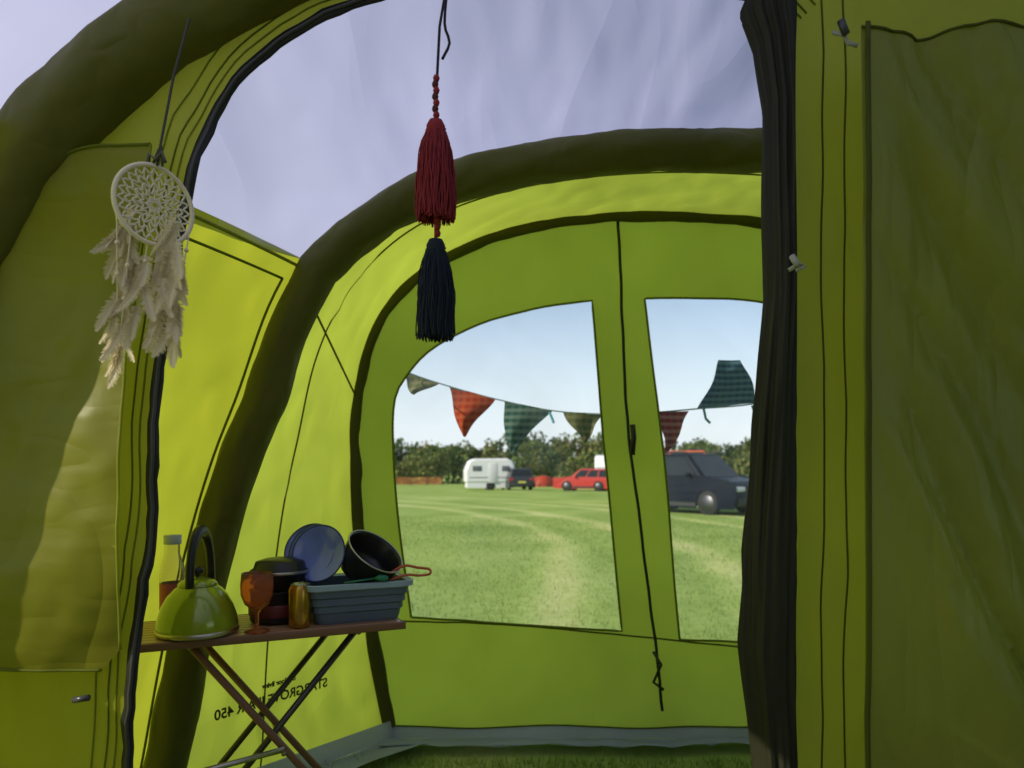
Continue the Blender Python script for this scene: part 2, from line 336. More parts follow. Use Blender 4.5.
# left hanging panel
Lp=[(-1.2,1.66),(-.915,1.69),(-.82,1.715),(-.70,1.722),(-.712,1.6),(-.735,1.45),(-.75,1.2),(-.757,.95),(-.765,.74),(-.80,.70),(-.95,.705),(-1.2,.72)]
def fL(x,z):
    d=.030*nz((x*2.5-z*1.5,z*1.0,9))+.008*abs(nz((x*9-z*4,z*3,2)))+.010*abs(nz((x*4+z*3,z*8-x*3,7)))+.003*nz((x*22,z*9,4))
    return (x,YA-.05+d,z)
panel('hanging_panel_left',Lp,[],fL,.014,m_panel,tent)
for i,(q,mt,r) in enumerate((([(-1.18,1.66),(-.915,1.69),(-.82,1.715),(-.70,1.722)],m_seam,.003),([(-.70,1.72),(-.712,1.6),(-.735,1.45),(-.75,1.2),(-.757,.95),(-.765,.74)],m_seamL,.003),([(-1.18,.72),(-.95,.705),(-.8,.70)],m_seam,.003))):
    tube('panel_hem',[Vector(fL(*p))+Vector((0,-.002,0)) for p in spl(q,50)],r,mt,tent,seg=8)
for x,r,mt in ((.562,.005,m_black),(.622,.002,m_seamD),(.668,.002,m_seamD)):
    tube('vertical_tape',[Vector(fsur(x+.005*nz((k*.1,x*9,0)),k/60*2.1))+Vector((0,-.002,0)) for k in range(61)],r,mt,tent,seg=8,flat=.6)
Rp=[(.654,1.925),(.78,1.935),(1.0,1.945),(1.6,1.9),(1.62,.05),(.662,.03),(.660,.9)]
def ridge(v): return 1-abs(v)*2
def fR(x,z):
    a=(x-.66)*.80+(z-1.9)*.42
    e=max(.12,min(1,(x-.65)*7))
    d=.055*nz((a*4.2,z*.5,31))+.060*ridge(nz((a*6.5+.4*nz((x*2,z*2,1)),z*.7,12)))+.018*ridge(nz((a*16,z*1.6,8)))+.003*nz((x*18,z*8,4))
    return (x,YA-.10+d*e,z)
panel('hanging_panel_right',Rp,[],fR,.016,m_panelR,tent)
tube('panel_hem',[Vector(fR(.666,k/50*1.9+.03))+Vector((0,-.003,0)) for k in range(51)],.005,m_seamD,tent,flat=.4,seg=8)
tube('panel_hem',[Vector(fR(x,z))+Vector((0,-.002,0)) for x,z in spl([(.656,1.92),(.78,1.93),(1.0,1.94),(1.55,1.9)],40)],.003,m_seamD,tent,seg=8)
m_cord=plain('pale_cord',(.35,.36,.3),.7)
tube('toggle_loop',[(.590,1.36,1.895),(.605,1.35,1.885),(.612,1.35,1.87),(.63,1.35,1.865)],.004,m_cord,tent,seg=8)
tube('toggle',[(.595,1.34,1.905),(.605,1.34,1.88)],.007,m_zipteeth,tent,seg=8)
tube('toggle_loop',[(.505,1.35,1.455),(.52,1.34,1.465),(.53,1.34,1.46),(.515,1.34,1.452)],.004,m_cord,tent,seg=8)
tube('toggle',[(.507,1.34,1.478),(.514,1.33,1.458)],.006,m_cord,tent,seg=8)
tube('toggle',[(-.83,1.40,.655),(-.80,1.40,.66)],.006,m_zipteeth,tent,seg=8)
# gathered dark door
prof=[(2.06,.48),(1.97,.445),(1.91,.470),(1.79,.490),(1.43,.494),(1.23,.476),(.93,.452),(.75,.446),(.49,.476),(.2,.48),(.0,.47)]
V=[];F=[];nz_=150;sg=110
for j in range(nz_+1):
    z=2.06*(1-j/nz_)
    for (za,xa),(zb,xb) in zip(prof,prof[1:]):
        if zb<=z<=za: xl=xb+(xa-xb)*(z-zb)/(za-zb);break
    xr=.540;cx=(xl+xr)/2;rx=(xr-xl)/2
    for k in range(sg):
        a_=2*math.pi*k/sg;ca,sa=math.cos(a_),math.sin(a_)
        f=1-.22*abs(nz((ca*2.6+.3*nz((z*2,0,0)),sa*2.6,z*.7)))*2-.12*nz((ca*5,sa*5,z*1.6))-.08*nz((ca*3,sa*3,z*7))
        V.append((cx+rx*f*1.15*ca,YA-.05+.055*f*sa,z))
for j in range(nz_):
    for k in range(sg): F.append((j*sg+k,j*sg+(k+1)%sg,(j+1)*sg+(k+1)%sg,(j+1)*sg+k))
addmesh('gathered_door',V,F,m_dark,tent)

# ------------------------------------------------------------------ DREAMCATCHER
dc=empty('dreamcatcher')
m_cream=plain('cream_cotton',(.84,.74,.54),.9,bump=.4,vs=200)
m_feather=leafy('cream_feather',(.97,.86,.64),.4);m_quill=plain('quill',(.7,.65,.5),.5)
cx,cy,cz=-.628,1.30,1.556;tilt=.9
def dcp(r,a,dy=0): return (cx+r*math.cos(a)*math.cos(tilt),cy+r*math.cos(a)*math.sin(tilt)+dy,cz+r*math.sin(a))
RR=.069;k_=RR/.049
wires('ring',[[dcp(RR,2*math.pi*i/64) for i in range(64)]],.0042,m_cream,dc,cyc=True,res=3)
web=[]
for r,lo,am in ((.008,6,.002),(.016,12,.002),(.024,12,.003),(.033,18,.003),(.041,24,.003)):
    web.append([dcp(k_*(r+am*math.cos(a_*lo)),a_) for a_ in [2*math.pi*i/144 for i in range(144)]])
wires('crochet_web',web,.0017,m_cream,dc,cyc=True)
rad=[]
for i in range(24):
    a_=2*math.pi*i/24; rad.append([dcp(k_*.016,a_+.13),dcp(k_*.025,a_),dcp(k_*.034,a_+.13),dcp(k_*.048,a_)])
for i in range(12):
    a_=2*math.pi*i/12; rad.append([dcp(k_*.003,a_),dcp(k_*.02,a_)])
wires('crochet_spokes',rad,.0014,m_cream,dc)
tz=cz+RR
wires('hanging_cord',[[(cx+.004,cy,tz),(cx+.01,cy,tz+.035),(cx+.02,cy+.03,1.80),(cx+.035,cy+.06,1.92)],[(cx-.004,cy,tz),(cx+.008,cy,tz+.03)],[(cx+.014,cy,tz),(cx+.012,cy,tz+.035)]],.0024,plain('grey_cord',(.06,.06,.05),.9),dc)
tube('bow',[(cx-.012,cy-.003,tz),(cx-.006,cy-.006,tz+.018),(cx+.004,cy-.004,tz+.01),(cx+.016,cy-.006,tz+.022),(cx+.02,cy-.003,tz+.005)],.0035,plain('bow_ribbon',(.12,.11,.09),.8),dc,seg=8)
FV=[];FF=[];strings=[];quills=[]
def feather(base,L_,W_,dirx,diry,twist):
    d=Vector((dirx,diry,-1)).normalized();s=Vector((math.cos(twist),math.sin(twist),0));s=(s-d*s.dot(d)).normalized();nrm=d.cross(s)
    bend=random.uniform(-.25,.25);q=[]
    def C(t): return Vector(base)+d*L_*t+s*bend*L_*t*t+nrm*.15*L_*t*t
    n=30
    for i in range(n):
        t=.05+.93*i/(n-1);c=C(t)
        w=W_*(math.sin(math.pi*min(1,t*.90+.10))**.6)*(1-.15*t)
        for side in (-1,1):
            wl=w*random.uniform(.72,1.08)+ (W_*.35*random.random() if t<.25 else 0)
            ang=(.75+.5*t) if t>.2 else random.uniform(.1,.7)
            o=s*side*wl+d*wl*ang*random.uniform(.8,1.2)+nrm*wl*random.uniform(.15,.5)
            hw=d*(L_/n*.75);mid=c+o*.55+nrm*wl*.1;k=len(FV)
            FV.extend([c-hw,c+hw,mid+hw*.8,c+o,mid-hw*.8]);FF.append((k,k+1,k+2,k+3,k+4))
    quills.append([C(-.1)]+[C(t/6)-nrm*.0004 for t in range(7)])
for (ang,ox,lst) in ((-2.75,-.024,[.01,.05,.09,.13,.165]),(-2.2,-.034,[.035,.08,.12,.155,.185]),(-1.75,-.016,[.025,.07,.11]),(-1.2,.002,[.015,.06,.10,.125]),(-.8,.006,[.025,.07,.12,.155,.175]),(-.35,0,[.0,.045,.085,.12,.15]),(-2.95,-.018,[-.005,.03,.06])):
    p=Vector(dcp(RR,ang)); yo=random.uniform(-.012,.006)
    strings.append([p,(p.x+ox,cy+yo,p.z-max(lst))])
    for q in lst:
        x0=p.x+ox*q/max(lst)
        for rep in range(2):
            feather((x0,cy+yo+random.uniform(-.004,.004),p.z-q+random.uniform(-.006,.006)),random.uniform(.062,.088),random.uniform(.011,.015),random.uniform(-.55,.3),random.uniform(-.3,.2),random.uniform(-.6,.6))
addmesh('feathers',FV,FF,m_feather,dc,smooth=False);wires('feather_quills',quills,.0007,m_quill,dc,res=1);wires('feather_strings',strings,.0012,m_cream,dc)
for s in strings[:6]:
    for t in (.3,.6):
        q=Vector(s[0]).lerp(Vector(s[1]),t)
        lathe('bead',[(0.0001,.004),(.003,.003),(.0042,0),(.003,-.003),(.0001,-.004)],m_cream,dc,loc=q,seg=10)

# ------------------------------------------------------------------ TASSELS
ts=empty('hanging_tassel_ornament')
m_red=plain('red_wool',(.30,.028,.035),.95,var=.4,vs=60);m_navy=plain('navy_wool',(.012,.02,.032),.95,var=.3,vs=60);m_cordr=plain('dark_red_cord',(.10,.018,.025),.9)
tx0,ty0=-.137,1.33
wires('cord',[[(tx0+.012,ty0+.12,2.06),(tx0+.005,ty0+.02,1.90),(tx0+.002,ty0,1.79),(tx0,ty0,1.70)],spl([(tx0+.03,ty0+.12,2.06),(tx0+.022,ty0+.02,1.98),(tx0+.015,ty0+.01,1.90),(tx0+.024,ty0+.01,1.865),(tx0+.012,ty0,1.83)],24)],.0026,plain('black_cord',(.02,.015,.02),.9),ts)
for k in range(7):
    z=1.795-k*.011; lathe('knot',[(0.0001,.007),(.0045,.005),(.0062,0),(.0045,-.005),(.0001,-.007)],m_cordr if k%2 else m_red,ts,loc=(tx0+.001*((-1)**k),ty0,z),seg=12)
def tassel(zt,zb,wt,wb,mat,n,nm):
    h=zt-zb
    lathe(nm+'_head',[(.001,zt),(.012,zt-.003),(.017,zt-.013),(.017,zt-.024),(.013,zt-.032),(.014,zt-.036)],mat,ts,loc=(tx0,ty0,0),seg=24)
    st=[]
    for i in range(n):
        a_=random.uniform(0,2*math.pi);r=math.sqrt(random.uniform(.25,1));e=random.uniform(-.010,.008)
        ph=random.uniform(0,6);r*=random.uniform(.93,1.08)
        pts=[]
        for k in range(9):
            t=k/8; rr=r*(wt+(wb-wt)*min(1,t*1.8)**.7)*(1-.06*t)
            pts.append((tx0+rr*math.cos(a_)+.0022*math.sin(ph+t*9),ty0+rr*math.sin(a_)+.001*math.cos(ph+t*7),zt-.022-(h-.022+e)*t))
        st.append(pts)
    wires(nm+'_strands',st,.0011,mat,ts,res=1)
    wires(nm+'_wrap',[[(tx0+.0175*math.cos(x*.7),ty0+.0175*math.sin(x*.7),zt-.018-.0008*x) for x in range(20)]],.0016,mat,ts)
tassel(1.722,1.545,.016,.036,m_red,480,'red_tassel')
wires('link_cord',[[(tx0,ty0,1.58),(tx0,ty0,1.50)]],.003,m_red,ts)
for k in range(3): lathe('link_knot',[(0.0001,.007),(.0045,.005),(.0062,0),(.0045,-.005),(.0001,-.007)],m_red,ts,loc=(tx0+.003,ty0,1.54-k*.012),seg=12)
tassel(1.508,1.332,.016,.034,m_navy,480,'navy_tassel')

# ------------------------------------------------------------------ BUNTING
bu=empty('bunting')
Ybt=3.36
sp3=[(-.66,2.99,1.60),(-.507,3.30,1.53),(-.294,Ybt,1.46),(-.041,Ybt,1.392),(.2,Ybt,1.345),(.45,Ybt,1.33),(.66,Ybt,1.34),(.85,Ybt,1.356),(1.11,Ybt,1.38),(1.5,3.25,1.46),(1.88,2.99,1.6)]
wires('string',[spl(sp3,80)],.0035,plain('bunting_tape',(.25,.35,.4),.8),bu)
def flag(c,mat,nm,sd):
    a,b,cc,d=[Vector((p[0],Ybt,p[1])) for p in c];n=14;V=[];F=[];U=[]
    for j in range(n+1):
        for i in range(n+1):
            u=i/n;v=j/n;p=a.lerp(b,u).lerp(d.lerp(cc,u),v)
            U.append((p.x*3.3,p.z*3.3))
            p.y+=.03*math.sin(u*5+sd+v*2)*(.2+v);p.x+=.008*math.sin(v*6+sd);V.append(p)
    for j in range(n):
        for i in range(n): F.append((j*(n+1)+i,j*(n+1)+i+1,(j+1)*(n+1)+i+1,(j+1)*(n+1)+i))
    addmesh(nm,V,F,mat,bu,uvs=U)
def tri(a,b,c): return (a,b,(c[0]+.004,c[1]),(c[0]-.004,c[1]))
p_ol=plaid('olive_check',(.14,.15,.06),(.07,.09,.04),(.24,.22,.12));p_or=plaid('orange_check',(.40,.06,.02),(.25,.03,.02),(.45,.12,.05))
p_gr=plaid('green_check',(.05,.12,.10),(.02,.05,.05),(.20,.27,.23));p_rd=plaid('red_check',(.28,.03,.04),(.05,.02,.03),(.42,.22,.2));p_te=plaid('teal_check',(.03,.09,.14),(.015,.035,.07),(.13,.24,.28),3.5)
flag(tri((-.507,1.53),(-.33,1.468),(-.45,1.42)),p_ol,'flag',0)
flag(tri((-.294,1.462),(-.082,1.396),(-.222,1.228)),p_or,'flag',1)
flag(tri((-.041,1.392),(.177,1.346),(-.010,1.145)),p_gr,'flag',2)
flag(tri((.231,1.34),(.421,1.335),(.325,1.20)),p_ol,'flag',3)
flag(tri((.652,1.34),(.81,1.345),(.70,1.155)),p_rd,'flag',4)
flag(((.942,1.576),(1.042,1.576),(1.11,1.38),(.852,1.354)),p_te,'flag',5)
wires('ties',[[(.87,Ybt,1.356),(.88,Ybt,1.31),(.90,Ybt,1.29)],[(1.09,Ybt,1.37),(1.11,Ybt,1.32),(1.12,Ybt,1.30)],[(.17,Ybt,1.34),(.19,Ybt,1.29)]],.006,plain('tie_tape',(.1,.4,.5),.8),bu)

# ------------------------------------------------------------------ TABLE
TH=.66
u_=Vector((.62,.27,0));LU=u_.length;u_.normalize();v_=Vector((-u_.y,u_.x,0));O=Vector((-.93,1.81,0));TW=.28;ang=math.atan2(u_.y,u_.x)
def tp(u,v,z): return O+u_*u+v_*v+Vector((0,0,z))
tb=empty('folding_camp_table')
def wood():
    m,nt,N,L=newmat('bamboo_top');out=N.new('ShaderNodeOutputMaterial');pb=N.new('ShaderNodeBsdfPrincipled');tc=N.new('ShaderNodeTexCoord')
    mp=N.new('ShaderNodeMapping');mp.inputs['Scale'].default_value=(3,60,60);L.new(tc.outputs['Object'],mp.inputs[0])
    n=N.new('ShaderNodeTexNoise');n.inputs['Scale'].default_value=1;n.inputs['Detail'].default_value=4;L.new(mp.outputs[0],n.inputs['Vector'])
    cr=N.new('ShaderNodeValToRGB');cr.color_ramp.elements[0].color=(.30,.14,.07,1);cr.color_ramp.elements[1].color=(.58,.34,.20,1);L.new(n.outputs['Fac'],cr.inputs[0]);L.new(cr.outputs[0],pb.inputs['Base Color'])
    pb.inputs['Roughness'].default_value=.32;L.new(pb.outputs[0],out.inputs[0]);return m
m_wood=wood();m_al=plain('brushed_aluminium',(.55,.5,.42),.35,metal=1)
m_leg=plain('dark_steel_leg',(.10,.09,.08),.35,metal=.8);m_legw=plain('wooden_leg',(.22,.11,.06),.5)
ns=9;sw=TW/ns
for i in range(ns):
    box('slat',(LU,sw-.0025,.012),tp(LU/2,sw*(i+.5),TH-.006),m_wood,tb,rot=(0,0,ang),bev=.002)
for v in (-.006,TW+.006): box('edge_rail',(LU+.02,.010,.020),tp(LU/2,v,TH-.010),m_legw,tb,rot=(0,0,ang),bev=.003)
for u in (-.006,LU+.006): box('end_rail',(.010,TW+.004,.016),tp(u,TW/2,TH-.012),m_legw,tb,rot=(0,0,ang),bev=.003)
for v in (.03,TW-.03):
    tube('leg',[tp(.13,v,TH-.02),tp(.62,v,.01)],.010,m_legw,tb,seg=12,ref=(0,1,.01));tube('leg',[tp(.56,v+.018,TH-.02),tp(.02,v+.018,.01)],.009,m_leg,tb,seg=12,ref=(0,1,.01))
for u,z in ((.13,TH-.024),(.56,TH-.024),(.62,.02),(.02,.02),(.36,.33)):
    tube('cross_bar',[tp(u,.02,z),tp(u,TW-.01,z)],.007,m_al,tb,seg=10,ref=(0,0,1))
tube('stretcher',[tp(-.0,.012,.30),tp(.36,.012,.345)],.008,m_al,tb,seg=10,ref=(0,1,.01))

# kettle
kt=empty('camping_kettle');kx,ky=-.822,1.935
m_ket=plain('lime_enamel',(.30,.38,.02),.22,metal=.2,var=.08,coat=.8,spec=.6)
lathe('body',[(0.001,0),(.095,0),(.100,.006),(.101,.022),(.097,.045),(.088,.072),(.074,.098),(.058,.116),(.046,.124),(.045,.127)],m_ket,kt,loc=(kx,ky,TH+.002),seg=64)
lathe('base_band',[(.100,.002),(.1025,.004),(.1025,.012),(.1005,.014)],m_al,kt,loc=(kx,ky,TH+.002),seg=64)
lathe('lid',[(.049,.124),(.049,.128),(.042,.136),(.025,.143),(.008,.146),(.001,.146)],m_ket,kt,loc=(kx,ky,TH+.002),seg=48)
m_blk=plain('black_plastic',(.02,.02,.02),.35)
lathe('knob',[(.005,.145),(.005,.152),(.014,.156),(.015,.166),(.008,.172),(.001,.173)],m_blk,kt,loc=(kx,ky,TH+.002),seg=24)
hd=Vector((math.cos(1.6),math.sin(1.6),0))
hp=[Vector((kx+.008,ky,TH))+hd*(.072*math.cos(t))+Vector((0,0,.105+.162*math.sin(t)**.7)) for t in [math.pi*(.02+.96*i/30) for i in range(31)]]
tube('handle',hp,.013,m_blk,kt,flat=.8,seg=12,ref=hd.cross(Vector((0,0,1))),rf=lambda t:1+.35*math.sin(math.pi*t)**4)
sd=Vector((-.25,.95,0)).normalized()
tube('spout',[Vector((kx,ky,TH+z))+sd*r for r,z in ((.075,.07),(.10,.09),(.118,.112),(.125,.12))],.017,m_ket,kt,seg=16,ref=(.9,.3,.1),rf=lambda t:1.25-.5*t)
# goblet
gb=empty('orange_goblet')
m_org=plain('orange_acrylic',(.99,.45,.20),.08,trans=.85,var=.03,ior=1.2)
lathe('goblet_body',[(.0005,.006),(.030,.002),(.031,.0005),(.032,.003),(.010,.009),(.0055,.016),(.0055,.048),(.012,.058),(.032,.074),(.041,.098),(.042,.125),(.039,.155),(.0375,.155),(.0395,.125),(.0385,.1),(.030,.079),(.010,.064),(.0005,.062)],m_org,gb,loc=(-.672,1.950,TH+.001),seg=48)
# can
cn=empty('drink_can')
m_gold=plain('gold_can',(.62,.36,.07),.25,metal=.9,var=.5,vs=35);m_can=plain('can_lid',(.6,.6,.58),.25,metal=1)
lathe('can_body',[(.001,.0),(.024,.0),(.030,.010),(.030,.104),(.025,.115)],m_gold,cn,loc=(-.575,2.005,TH+.001));lathe('can_top',[(.025,.115),(.0265,.117),(.0245,.118),(.023,.113),(.001,.113)],m_can,cn,loc=(-.575,2.005,TH+.001))
# washing up tub
wb=empty('collapsible_washing_up_bowl')
m_tub=plain('slate_blue_silicone',(.12,.16,.24),.45);m_rim=plain('pale_teal_rim',(.36,.48,.60),.35)
def rrect(hx,hy,r,n=8):
    o=[]
    for (sx,sy,a0) in ((1,1,0),(-1,1,90),(-1,-1,180),(1,-1,270)):
        for k in range(n+1):
            t=R(a0+90*k/n);o.append((sx*(hx-r)+r*math.cos(t),sy*(hy-r)+r*math.sin(t)))
    return o
def rings(name,levels,mat,parent,M,capb=True,mats=None,mi=None):
    V=[];F=[];idx=[];n=None
    for hx,hy,r,z in levels:
        q=rrect(hx,hy,r);n=len(q);V+=[M@Vector((x,y,z)) for x,y in q]
    for j in range(len(levels)-1):
        for k in range(n): F.append((j*n+k,j*n+(k+1)%n,(j+1)*n+(k+1)%n,(j+1)*n+k));idx.append(mi[j] if mi else 0)
    if capb: F.append(tuple(range(n-1,-1,-1)));idx.append(mi[0] if mi else 0)
    return addmesh(name,V,F,mat,parent,smooth=False,mats=mats,midx=idx if mats else None)
Mw=Matrix.Translation((-.455,2.135,TH+.001))@Matrix.Rotation(ang,4,'Z')
lv=[(.115,.075,.03,0),(.122,.082,.03,.03),(.127,.087,.03,.034),(.127,.087,.03,.050),(.133,.093,.03,.054),(.133,.093,.03,.072),(.139,.099,.03,.077),(.140,.100,.03,.094),(.152,.110,.035,.098),(.153,.111,.035,.112),(.149,.107,.034,.114),(.136,.096,.03,.108),(.118,.078,.03,.008),(.02,.02,.015,.005)]
rings('tub',lv,None,wb,Mw,mats=[m_tub,m_rim],mi=[0,0,0,0,0,0,0,1,1,1,1,0,0])
m_pl=plain('blue_plate',(.20,.27,.80),.15,var=.6,vs=9,coat=.5);m_plr=plain('navy_plate_rim',(.03,.05,.20),.2)
pprof=[(.001,0),(.052,.001),(.062,.006),(.078,.010),(.082,.012),(.083,.010),(.078,.007),(.060,.003),(.052,-.002),(.001,-.003)]
for i,(dx,dy,rz,tilt_) in enumerate(((-.545,2.10,-.25,1.28),(-.572,2.135,-.45,1.22),(-.585,2.165,-.2,1.15))):
    e=empty('enamel_plate',(dx,dy,TH+.100+.088));e.rotation_euler=(tilt_,0,rz)
    lathe('plate_disc',pprof,None,e,mats=[m_pl,m_plr],mf=lambda i:1 if i in (3,4,5,6) else 0)
pn=empty('camping_saucepan',(-.405,2.12,TH+.172));pn.rotation_euler=(R(28),R(30),R(20))
m_pan=plain('black_nonstick',(.015,.015,.017),.3,spec=.6);m_pred=plain('red_silicone',(.6,.12,.05),.4)
lathe('pan_body',[(.001,-.06),(.058,-.06),(.070,-.052),(.079,-.03),(.085,.025),(.088,.028),(.086,.030),(.081,.022),(.076,-.03),(.066,-.05),(.001,-.055)],m_pan,pn)
lathe('pan_rim',[(.085,.026),(.0895,.028),(.0885,.031),(.085,.030)],m_al,pn)
pts_=spl([(-.355,2.10,TH+.125),(-.31,2.11,TH+.152),(-.27,2.12,TH+.146),(-.238,2.13,TH+.140),(-.236,2.12,TH+.128),(-.265,2.11,TH+.125),(-.30,2.10,TH+.128),(-.345,2.09,TH+.115)],40)
hn=empty('red_pan_handle');wires('wire_handle',[pts_],.0038,m_pred,hn)
# stove pots
pt=empty('stacked_cook_pot');m_pot=plain('dark_anodised',(.035,.033,.035),.35,metal=.4);m_potr=plain('maroon_band',(.16,.03,.035),.4)
PX,PY=-.665,2.090
lathe('pot',[(.001,0),(.066,0),(.072,.008),(.073,.085),(.076,.088),(.073,.090),(.001,.090)],m_pot,pt,loc=(PX,PY,TH+.001))
lathe('pot_band',[(.0735,.02),(.0755,.024),(.0755,.05),(.0735,.054)],m_potr,pt,loc=(PX,PY,TH+.001))
lathe('upper_pan',[(.055,.091),(.070,.094),(.076,.135),(.081,.138),(.081,.144),(.072,.150),(.066,.168),(.040,.176),(.001,.178)],m_pot,pt,loc=(PX+.01,PY,TH+.001))
lathe('pan_ring',[(.0805,.137),(.083,.140),(.0805,.145)],m_al,pt,loc=(PX+.01,PY,TH+.001))
tube('side_handle',[(PX+.07,PY-.01,TH+.075),(PX+.092,PY-.012,TH+.085),(PX+.088,PY-.014,TH+.12),(PX+.07,PY-.01,TH+.115)],.005,m_blk,pt,seg=10)
# bottle behind kettle
bt=empty('glass_bottle');m_gls=plain('clear_glass',(.97,.93,.93),.05,trans=.95,var=.02,ior=1.15);m_lab=plain('pink_label',(.5,.10,.12),.5);m_capm=plain('pale_cap',(.5,.55,.5),.4)
lathe('bottle',[(.001,.0),(.030,.0),(.032,.005),(.032,.15),(.028,.17),(.022,.188),(.019,.20),(.019,.232),(.021,.234),(.021,.24),(.017,.24),(.016,.20),(.026,.168),(.029,.15),(.029,.008),(.001,.006)],m_gls,bt,loc=(-.915,1.995,TH+.001));lathe('label',[(.0325,.04),(.0328,.042),(.0328,.12),(.0325,.122)],m_lab,bt,loc=(-.915,1.995,TH+.001))
lathe('cap',[(.022,.226),(.0225,.228),(.0225,.25),(.001,.252)],m_capm,bt,loc=(-.915,1.995,TH+.001),seg=24)
us=empty('green_serving_spoon');m_gp=plain('green_nylon',(.03,.25,.15),.4)
tube('spoon_handle',[(-.46,2.03,TH+.116),(-.42,2.035,TH+.122),(-.38,2.05,TH+.126)],.004,m_gp,us,seg=10,flat=.6,ref=(0,0,1))
tube('spoon_head',[(-.38,2.05,TH+.126),(-.368,2.052,TH+.128),(-.352,2.056,TH+.126),(-.345,2.058,TH+.123)],.010,m_gp,us,seg=12,flat=1,ref=(0,0,1),rf=lambda t:.4+math.sin(math.pi*t)*.6)

# ------------------------------------------------------------------ FIELD
def gz(y): 
    if y<3.5: return 0
    return -.0125*(min(y,95)-3.5)
ys=[-60,-20,-5,0,3.5]+[3.5+i*1.5 for i in range(1,62)]+[100,120,160,250,500,1200,3000]
xs=[-2500,-800,-300,-150]+[-80+i*4 for i in range(50)]+[150,300,800,2500]
V=[];F=[]
for y in ys:
    for x in xs: V.append((x,y,gz(y)+(.05*nz((x*.12,y*.12,0)) if y>8 and y<100 else 0)))
n=len(xs)
for j in range(len(ys)-1):
    for i in range(n-1): F.append((j*n+i,j*n+i+1,(j+1)*n+i+1,(j+1)*n+i))
def ringwave(N,L,tc):
    sub=N.new('ShaderNodeVectorMath');sub.operation='SUBTRACT';sub.inputs[1].default_value=(-28,10,0);L.new(tc.outputs['Object'],sub.inputs[0])
    nn=N.new('ShaderNodeTexNoise');nn.inputs['Scale'].default_value=.2;nn.inputs['Detail'].default_value=2;L.new(tc.outputs['Object'],nn.inputs['Vector'])
    sx=N.new('ShaderNodeVectorMath');sx.operation='MULTIPLY';sx.inputs[1].default_value=(1,1,0);L.new(sub.outputs[0],sx.inputs[0])
    ln=N.new('ShaderNodeVectorMath');ln.operation='LENGTH';L.new(sx.outputs[0],ln.inputs[0])
    ad=N.new('ShaderNodeMath');ad.operation='MULTIPLY_ADD';ad.inputs[1].default_value=1.0;L.new(nn.outputs['Fac'],ad.inputs[0]);L.new(ln.outputs['Value'],ad.inputs[2])
    def gauss(r0,wd):
        a=N.new('ShaderNodeMath');a.operation='SUBTRACT';a.inputs[1].default_value=r0;L.new(ad.outputs[0],a.inputs[0])
        b=N.new('ShaderNodeMath');b.operation='ABSOLUTE';L.new(a.outputs[0],b.inputs[0])
        c=N.new('ShaderNodeMapRange');c.interpolation_type='SMOOTHSTEP';c.inputs[1].default_value=0;c.inputs[2].default_value=wd;c.inputs[3].default_value=1;c.inputs[4].default_value=0;L.new(b.outputs[0],c.inputs[0]);return c
    acc=None
    for r0,wd in ((29.2,.45),(30.9,.5),(33.4,.45),(35.0,.5),(24.6,.6),(26.2,.6)):
        g=gauss(r0,wd)
        if acc is None: acc=g
        else:
            m_=N.new('ShaderNodeMath');m_.operation='ADD';L.new(acc.outputs[0],m_.inputs[0]);L.new(g.outputs[0],m_.inputs[1]);acc=m_
    return acc
def grassmat(name,base,blade=False):
    m,nt,N,L=newmat(name);out=N.new('ShaderNodeOutputMaterial');tc=N.new('ShaderNodeTexCoord')
    si=ringwave(N,L,tc)
    n1=N.new('ShaderNodeTexNoise');n1.inputs['Scale'].default_value=9;n1.inputs['Detail'].default_value=6;n1.inputs['Roughness'].default_value=.75;L.new(tc.outputs['Object'],n1.inputs['Vector'])
    n2=N.new('ShaderNodeTexNoise');n2.inputs['Scale'].default_value=.4;n2.inputs['Detail'].default_value=3;L.new(tc.outputs['Object'],n2.inputs['Vector'])
    s0=N.new('ShaderNodeMath');s0.operation='MULTIPLY_ADD';s0.inputs[1].default_value=.6;s0.inputs[2].default_value=.12;L.new(n2.outputs['Fac'],s0.inputs[0])
    s1=N.new('ShaderNodeMath');s1.operation='MULTIPLY_ADD';s1.inputs[1].default_value=.22;L.new(si.outputs[0],s1.inputs[0]);L.new(s0.outputs[0],s1.inputs[2])
    s2=N.new('ShaderNodeMath');s2.operation='MULTIPLY_ADD';s2.inputs[1].default_value=.5;s2.inputs[2].default_value=-.25;L.new(n1.outputs['Fac'],s2.inputs[0])
    s3=N.new('ShaderNodeMath');s3.operation='ADD';L.new(s1.outputs[0],s3.inputs[0]);L.new(s2.outputs[0],s3.inputs[1])
    cr=N.new('ShaderNodeValToRGB');e=cr.color_ramp.elements;e[0].position=.22;e[0].color=(.16,.25,.05,1);e[1].position=.8;e[1].color=(.54,.54,.24,1)
    k=e.new(.5);k.color=(.30,.39,.11,1);L.new(s3.outputs[0],cr.inputs[0])
    sc=N.new('ShaderNodeVectorMath');sc.operation='SCALE';sc.inputs['Scale'].default_value=base;L.new(cr.outputs[0],sc.inputs[0])
    pb=N.new('ShaderNodeBsdfDiffuse');L.new(sc.outputs[0],pb.inputs[0])
    if blade:
        t=N.new('ShaderNodeBsdfTranslucent');L.new(sc.outputs[0],t.inputs[0]);mx=N.new('ShaderNodeMixShader');mx.inputs[0].default_value=.45;L.new(pb.outputs[0],mx.inputs[1]);L.new(t.outputs[0],mx.inputs[2]);L.new(mx.outputs[0],out.inputs[0])
    else: L.new(pb.outputs[0],out.inputs[0])
    return m
addmesh('grass_field',V,F,grassmat('field_grass',1.0))
nb=70000
t=rng.random(nb);by=3.2+15*t**1.3;bx=(rng.random(nb)*2-1)*(.55*by+1.5)+.15*by
